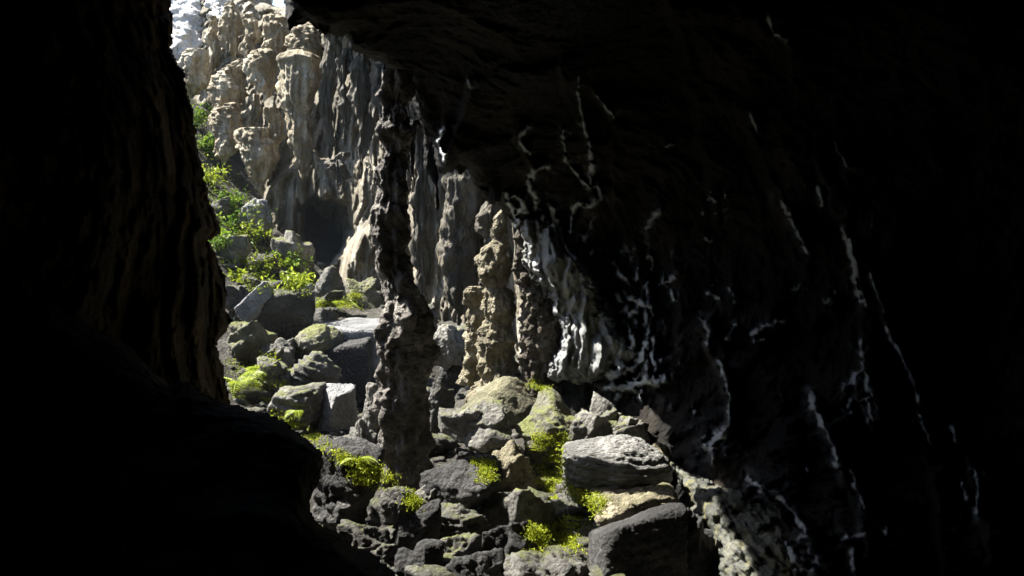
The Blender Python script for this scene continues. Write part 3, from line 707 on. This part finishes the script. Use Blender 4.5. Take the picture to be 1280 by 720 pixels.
add((552, 506, 646, 568), 'pale rough topped boulder below the tallest stalagmite', 'boulder', 'crag', d=13.6, sub=5, knob=.12, sink=.0)
add((588, 538, 684, 640), 'craggy brown knobbly rock in the middle of the slope', 'stalag', 'crag', d=12.5, depth=.7, sub=5, knob=.16, rough=1.4)
add((648, 494, 742, 562), 'yellow green mossy rock below the flowstone curtain', 'boulder_moss', 'crag', d=13.6, sub=5, knob=.1)
add((700, 512, 768, 556), 'rough grey rock behind the striped boulder', 'boulder', 'crag', d=13.2, sub=5)
add((702, 546, 838, 616), 'big grey boulder with horizontal bedding stripes', 'striped', 'round', d=11.4, sub=6, strata=.10, rough=.75, sink=.1)
add((732, 504, 780, 542), 'ragged grey rock at the top of the row along the wall foot', 'boulder', 'crag', d=13.6, tilt=-25)
add((764, 520, 810, 560), 'ragged grey rock in the middle of the row along the wall foot', 'boulder', 'crag', d=13.0, tilt=-25)
add((796, 540, 848, 590), 'ragged tan rock at the low end of the row along the wall foot', 'stalag', 'crag', d=12.2, tilt=-25)
add((742, 613, 860, 646), 'low tan ledge in front of the striped boulder', 'stalag', 'slab', d=10.6, sub=5, knob=.16, rough=1.5, tilt=6)
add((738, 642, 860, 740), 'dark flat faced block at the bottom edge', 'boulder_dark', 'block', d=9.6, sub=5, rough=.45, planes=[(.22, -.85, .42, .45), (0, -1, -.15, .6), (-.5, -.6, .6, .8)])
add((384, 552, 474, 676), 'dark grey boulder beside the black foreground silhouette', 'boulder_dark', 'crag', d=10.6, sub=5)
add((532, 574, 644, 622), 'curved dark slab right of the column foot', 'boulder_dark', 'round', d=11.3, sub=5)
add((476, 606, 524, 644), 'small grey rock at the column foot', 'boulder', 'round', d=11.2)
add((516, 600, 566, 640), 'lumpy grey rock with moss right of the column foot', 'boulder', 'crag', d=11.2)
add((534, 628, 610, 664), 'pale flat topped rock below the curved dark slab', 'boulder', 'crag', d=10.6, knob=.15)
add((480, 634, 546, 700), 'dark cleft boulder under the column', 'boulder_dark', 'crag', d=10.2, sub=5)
add((542, 660, 602, 716), 'pale angular rock low in the middle', 'boulder', 'crag', d=9.7, sub=5)
add((600, 600, 690, 668), 'shadowed rough rock left of the moss strip', 'boulder', 'crag', d=11.0, knob=.1)
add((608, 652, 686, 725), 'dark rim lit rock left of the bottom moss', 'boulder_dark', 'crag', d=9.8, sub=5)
add((424, 654, 484, 702), 'grey rock beside the tip of the foreground silhouette', 'boulder', 'crag', d=9.9)
add((462, 676, 506, 722), 'small bright edged rock at the bottom', 'boulder', 'crag', d=9.5)
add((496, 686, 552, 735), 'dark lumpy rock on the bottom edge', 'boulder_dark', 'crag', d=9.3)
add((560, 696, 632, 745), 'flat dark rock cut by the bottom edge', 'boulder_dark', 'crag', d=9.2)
add((620, 690, 736, 750), 'wide low ragged rock on the bottom edge left of the dark block', 'boulder', 'crag', d=9.3, sub=5, knob=.15)
add((826, 640, 902, 740), 'dark upright rock between the dark block and the apron', 'boulder_dark', 'crag', d=9.8)
add((268, 296, 312, 330), 'shaded grey rock among the shrubs', 'boulder', 'crag', d=25.5)
add((300, 250, 346, 290), 'pale rock under the pointed drapery', 'boulder_pale', 'crag', d=28)
add((340, 292, 390, 340), 'grey rough rock left of the cliff hollow', 'boulder', 'crag', d=27)
add((318, 318, 350, 340), 'grey stone poking out between the shrubs', 'boulder', 'crag', d=25.6)
add((262, 246, 290, 270), 'small grey stone high on the green slope', 'boulder', 'crag', d=28)
add((296, 336, 326, 356), 'flat grey stone at the foot of the green slope', 'boulder', 'crag', d=23.6)
add((296, 420, 352, 470), 'grey slab edge behind the mossy broken rock', 'boulder', 'slab', d=18.4)
add((402, 424, 470, 510), 'dark shaded block under the flat pale topped one', 'boulder_dark', 'block', d=18.0, rough=.5)
add((428, 346, 476, 384), 'greenish rock at the foot of the cliff behind the column', 'boulder_moss', 'crag', d=24.6)
add((396, 364, 430, 384), 'small grey stone before the round pale topped boulder', 'boulder', 'crag', d=23.6)
add((352, 372, 384, 398), 'grey stone wedged beside the small white pointed rock', 'boulder', 'crag', d=21.5)
add((516, 384, 552, 412), 'low grey rock at the foot of the cliff right of the column', 'boulder', 'crag', d=20.6)
add((330, 424, 372, 452), 'broken grey stone between the mossy rock and the layered boulder', 'boulder', 'crag', d=17.6)
add((560, 566, 604, 604), 'dark stone under the pale rough topped boulder', 'boulder_dark', 'crag', d=12.6)
add((456, 480, 486, 524), 'small rounded rock leaning on the column', 'boulder', 'round', d=12.6)
add((574, 458, 702, 548), 'smooth olive brown mound under the stalagmites', 'mound', 'round', d=15.2, depth=.6, sink=.3, rough=.8, strata=.02, knob=.05, planes=[(-.62, -.2, .75, .5), (.62, -.2, .75, .5), (0, -.75, .66, .55)])

# loose stones between the boulders: uncountable
def rubble():
    V = []; Fc = []; n0 = 0; r = np.random.default_rng(8)
    bases = [rock_shape(3, 200 + k, ('crag', 'block', 'crag')[k % 3]) for k in range(8)]
    for _ in range(420):
        px, py = r.uniform(290, 900), r.uniform(330, 740)
        d = hit_ground(px, py)
        if d > 30: continue
        c = P(px, py, d); s = (.06 + .30 * r.uniform() ** 2.2) * (.6 + d / 25)
        p, f = bases[r.integers(8)]
        a = r.uniform(0, 6.28); R = np.array([[math.cos(a), -math.sin(a), 0], [math.sin(a), math.cos(a), 0], [0, 0, 1]])
        V.append((p * (1 + .4 * fbm(p * 2.4 + _, 4, .65)[:, None]) * [s, s * r.uniform(.6, 1), s * r.uniform(.4, .8)]) @ R.T + c); Fc.append(f + n0); n0 += len(p)
    tiny = [rock_shape(2, 240 + k, 'crag') for k in range(6)]
    for _ in range(2200):
        px, py = r.uniform(285, 900), r.uniform(340, 730); d = hit_ground(px, py)
        if d > 28: continue
        s = r.uniform(.025, .075) * (.5 + d / 20); p, f = tiny[r.integers(6)]
        V.append(p * [s, s * r.uniform(.6, 1), s * r.uniform(.4, .8)] * r.choice([-1, 1]) + P(px, py, d)); Fc.append(f + n0); n0 += len(p)
    o = link('rubble', np.concatenate(V), np.concatenate(Fc), M['boulder']); tag(o, 'loose grey stones scattered between the boulders', 'stones', kind='stuff')
rubble()

# ------------------------------------------------------------------ plants
bpy.context.view_layer.update()
def bvh_all():
    V = []; Fc = []; n = 0
    for o in [ground, cliff] + B + [s1, s2, s3, col]:
        me = o.data; v = np.empty(len(me.vertices) * 3, np.float32); me.vertices.foreach_get('co', v); v = v.reshape(-1, 3) + np.array(o.location, np.float32)
        V.append(v); Fc += [tuple(i + n for i in p.vertices) for p in me.polygons]; n += len(v)
    return BVHTree.FromPolygons(np.concatenate(V).tolist(), Fc)
BV = bvh_all()
def cam_hit(px, py):
    q = P(px, py, 1.0) - EYE; q /= np.linalg.norm(q)
    h = BV.ray_cast(Vector(EYE + 6 * q), Vector(q))
    return (np.array(h[0]), np.array(h[1])) if h[0] is not None else (None, None)
def leaf_quad(V, Fc, c, ax, up, ln, wd, fold=.25):
    ax = ax / (np.linalg.norm(ax) + 1e-9); sd = np.cross(ax, up); sd /= (np.linalg.norm(sd) + 1e-9); nn = np.cross(sd, ax)
    n = len(V)
    V += [c, c + ax * ln * .45 + sd * wd * .5 + nn * fold * wd, c + ax * ln - nn * .15 * ln, c + ax * ln * .45 - sd * wd * .5 + nn * fold * wd]
    Fc += [(n, n + 1, n + 2), (n, n + 2, n + 3)]
def plant(px, py, hgt, spread, nleaf, label, mat='leaf', seed=0, lsize=.1, name='shrub', hang=0.0):
    p, nr = cam_hit(px, py)
    if p is None: return
    r = np.random.default_rng(seed + 500)
    e = bpy.data.objects.new(name, None); sc.collection.objects.link(e); e.location = p
    tag(e, label, 'plant', 'plants on the sunlit slope')
    V = []; Fc = []; SV = []; SF = []
    ns = 9
    for s in range(ns):
        a = r.uniform(0, 6.28); out = np.array([math.cos(a), math.sin(a), 0]) * spread * r.uniform(.3, 1)
        top = out + np.array([0, 0, hgt * r.uniform(.45, 1)])
        pts = [np.zeros(3) + out * .05, out * .35 + np.array([0, 0, top[2] * .6]), out * .75 + np.array([0, 0, top[2]]), out * 1.25 + np.array([0, 0, top[2] * (.9 - hang)])]
        ts = np.linspace(0, 1, 12); path = []
        for t in ts:
            path.append((1 - t) ** 3 * pts[0] + 3 * t * (1 - t) ** 2 * pts[1] + 3 * t * t * (1 - t) * pts[2] + t ** 3 * pts[3])
        path = np.array(path); w = .012
        for k in range(len(path) - 1):
            n = len(SV); rr_ = w * (1 - .06 * k)
            for q in (path[k], path[k + 1]):
                SV += [q + [rr_, 0, 0], q + [-rr_ * .5, rr_ * .87, 0], q + [-rr_ * .5, -rr_ * .87, 0]]
            SF += [(n, n + 1, n + 4, n + 3), (n + 1, n + 2, n + 5, n + 4), (n + 2, n, n + 3, n + 5)]
        for _ in range(nleaf // ns):
            t = r.uniform(.15, 1); q = path[min(11, int(t * 11.99))] + r.normal(size=3) * spread * .16
            ax = r.normal(size=3) + out / (spread + 1e-6) + [0, 0, -.1]
            leaf_quad(V, Fc, q, ax, np.array([r.normal() * .4, r.normal() * .4, 1]), lsize * r.uniform(.4, 1.7), lsize * r.uniform(.3, .8))
    link('foliage', np.array(V), Fc, M[mat], e, False)
    link('stem', np.array(SV), SF, M['stem'], e)
PL = [(246, 160, 1.5, .5, 'tall narrow shrub against the left wall, highest on the slope'), (262, 232, 1.1, .8, 'bushy shrub under the greenish drapery'),
      (290, 262, .8, .7, 'leafy shrub left of the pale rock under the pointed drapery'), (282, 312, .8, .8, 'low shrub beside the left wall at half height'),
      (318, 300, .7, .8, 'low spreading shrub in the middle of the green slope'), (325, 340, .6, .7, 'bright shrub above the tilted slab'),
      (362, 336, .7, .7, 'shrub behind the wedge shaped boulder'), (362, 362, .5, .6, 'small yellow green shrub on top of the wedge shaped boulder'), (305, 356, .5, .6, 'small shrub at the foot of the green slope'),
      (262, 190, 1.0, .6, 'shrub between the highest shrub and the cliff'), (300, 285, .6, .9, 'trailing shrub across the middle of the slope')]
for k, (px, py, h, s, lb) in enumerate(PL):
    plant(px, py, h * .62, s * .95, 300, lb, 'leaf2' if k in (1, 4, 5, 7, 8) else 'leaf', k, .12)
def fern(px, py, n, ln, label, seed=0, mat='leaf2'):
    p, nr = cam_hit(px, py)
    if p is None: return
    r = np.random.default_rng(seed + 900); e = bpy.data.objects.new('fern', None); sc.collection.objects.link(e); e.location = p
    tag(e, label, 'fern', 'ferns among the boulders')
    for k in range(n):
        a = r.uniform(0, 6.28); L = ln * r.uniform(.6, 1.1); out = np.array([math.cos(a), math.sin(a), 0]); V = []; Fc = []
        prev = None
        for i, t in enumerate(np.linspace(.08, 1, 18)):
            c = out * L * t + np.array([0, 0, L * (.9 * t - 1.0 * t * t)])
            ax = out + np.array([0, 0, .9 - 2.0 * t]); sd = np.cross(ax, [0, 0, 1]); sd /= np.linalg.norm(sd)
            w = L * .24 * math.sin(math.pi * min(1, .12 + t * .88)) + .01
            for s in (-1, 1): leaf_quad(V, Fc, c, sd * s + ax * .35, np.array([0, 0, 1.]), w, L * .05, .1)
            if prev is not None:
                m = len(V); V += [prev + sd * .006, prev - sd * .006, c - sd * .006, c + sd * .006]; Fc += [(m, m + 1, m + 2, m + 3)]
            prev = c
        link('frond', np.array(V), Fc, M[mat], e, False)
for k, (px, py, n, ln, lb) in enumerate([(300, 482, 9, .75, 'large fern beside the foot of the left wall'), (326, 470, 8, .6, 'fern on the flat weathered rock right of the large fern'), (372, 516, 7, .35, 'small fern on the thin bedded slab stack'),
                                         (318, 500, 7, .4, 'fern drooping over the top of the black foreground rock'), (420, 382, 8, .7, 'yellow green fern behind the flat pale block'), (444, 576, 7, .24, 'fern above the dark grey boulder')]):
    fern(px, py, n, ln, lb, k)
def moss(poly, n, label, size=.06, seed=0, mat='moss'):
    r = np.random.default_rng(seed + 70); poly = np.array(poly, float); V = []; Fc = []
    lo, hi = poly.min(0), poly.max(0)
    px = r.uniform(lo[0], hi[0], n * 3); py = r.uniform(lo[1], hi[1], n * 3)
    sd = poly_sd(px, py, poly) + 14 * fbm(np.stack([px / 12, py / 12, 0 * px + seed], -1), 3)
    for x, y in list(zip(px[sd > 2], py[sd > 2]))[:n]:
        p, nr = cam_hit(x, y)
        if p is None or nr[2] < .12: continue
        for _ in range(8):
            q = p + r.normal(size=3) * size * np.array([1.1, 1.1, .2]); ax = r.normal(size=3) * .9 + nr * .2
            leaf_quad(V, Fc, q, ax, nr + r.normal(size=3) * .3, size * r.uniform(.35, 1.25), size * r.uniform(.15, .4))
    if V: tag(link('moss', np.array(V), Fc, M[mat], None, False), label, 'moss', kind='stuff')
moss([(668, 540), (712, 536), (706, 580), (722, 608), (756, 620), (750, 642), (734, 660), (726, 696), (704, 694), (696, 640), (672, 600), (664, 565)], 2400, 'bright moss strip left of the striped boulder', .042, 1)
moss([(656, 652), (702, 652), (706, 688), (660, 690)], 500, 'bright moss clump at the lower end of the strip', .042, 2)
moss([(408, 552), (440, 566), (470, 580), (500, 592), (500, 606), (476, 614), (446, 600), (425, 574)], 700, 'bright moss left of the column foot', .042, 3)
moss([(506, 612), (528, 612), (526, 640), (508, 640)], 200, 'moss tuft between rocks below the column', .04, 4)
moss([(588, 566), (614, 575), (618, 606), (600, 606)], 220, 'moss on the left flank of the craggy rock', .04, 5)
moss([(652, 470), (690, 482), (692, 496), (664, 486)], 220, 'thin moss line below the stalagmite base', .036, 6)
moss([(396, 370), (450, 366), (452, 386), (398, 388)], 400, 'yellow moss behind the flat pale block', .07, 7)
moss([(330, 500), (400, 540), (410, 562), (380, 548), (336, 524)], 500, 'moss line along the foreground silhouette', .042, 8)
moss([(285, 450), (345, 430), (360, 480), (320, 505), (285, 500)], 260, 'mossy growth on the rocks by the left wall', .05, 9)
moss([(240, 125), (258, 140), (270, 200), (310, 240), (345, 290), (392, 345), (388, 372), (320, 366), (286, 350), (262, 310), (250, 240)], 650, 'low green growth spreading over the left slope', .075, 10, 'leaf2')
# ------------------------------------------------------------------ thin daylight haze
def haze(density):
    lo, hi = np.array([-24., -9., -2.5]), np.array([14., 52., 17.])
    V = [[(lo, hi)[i][0], (lo, hi)[j][1], (lo, hi)[k][2]] for i in (0, 1) for j in (0, 1) for k in (0, 1)]
    Fc = [(0, 1, 3, 2), (4, 6, 7, 5), (0, 4, 5, 1), (2, 3, 7, 6), (0, 2, 6, 4), (1, 5, 7, 3)]
    m = bpy.data.materials.new('haze'); m.use_nodes = True; N = m.node_tree.nodes
    N.remove(N['Principled BSDF']); pv = N.new('ShaderNodeVolumePrincipled')
    pv.inputs['Color'].default_value = (.72, .85, 1.0, 1); pv.inputs['Density'].default_value = density; pv.inputs['Anisotropy'].default_value = .2
    m.node_tree.links.new(pv.outputs[0], N['Material Output'].inputs['Volume'])
    tag(link('haze', V, Fc, m, None, False), 'thin bluish haze in the daylight', 'haze', kind='stuff')
haze(.0003)
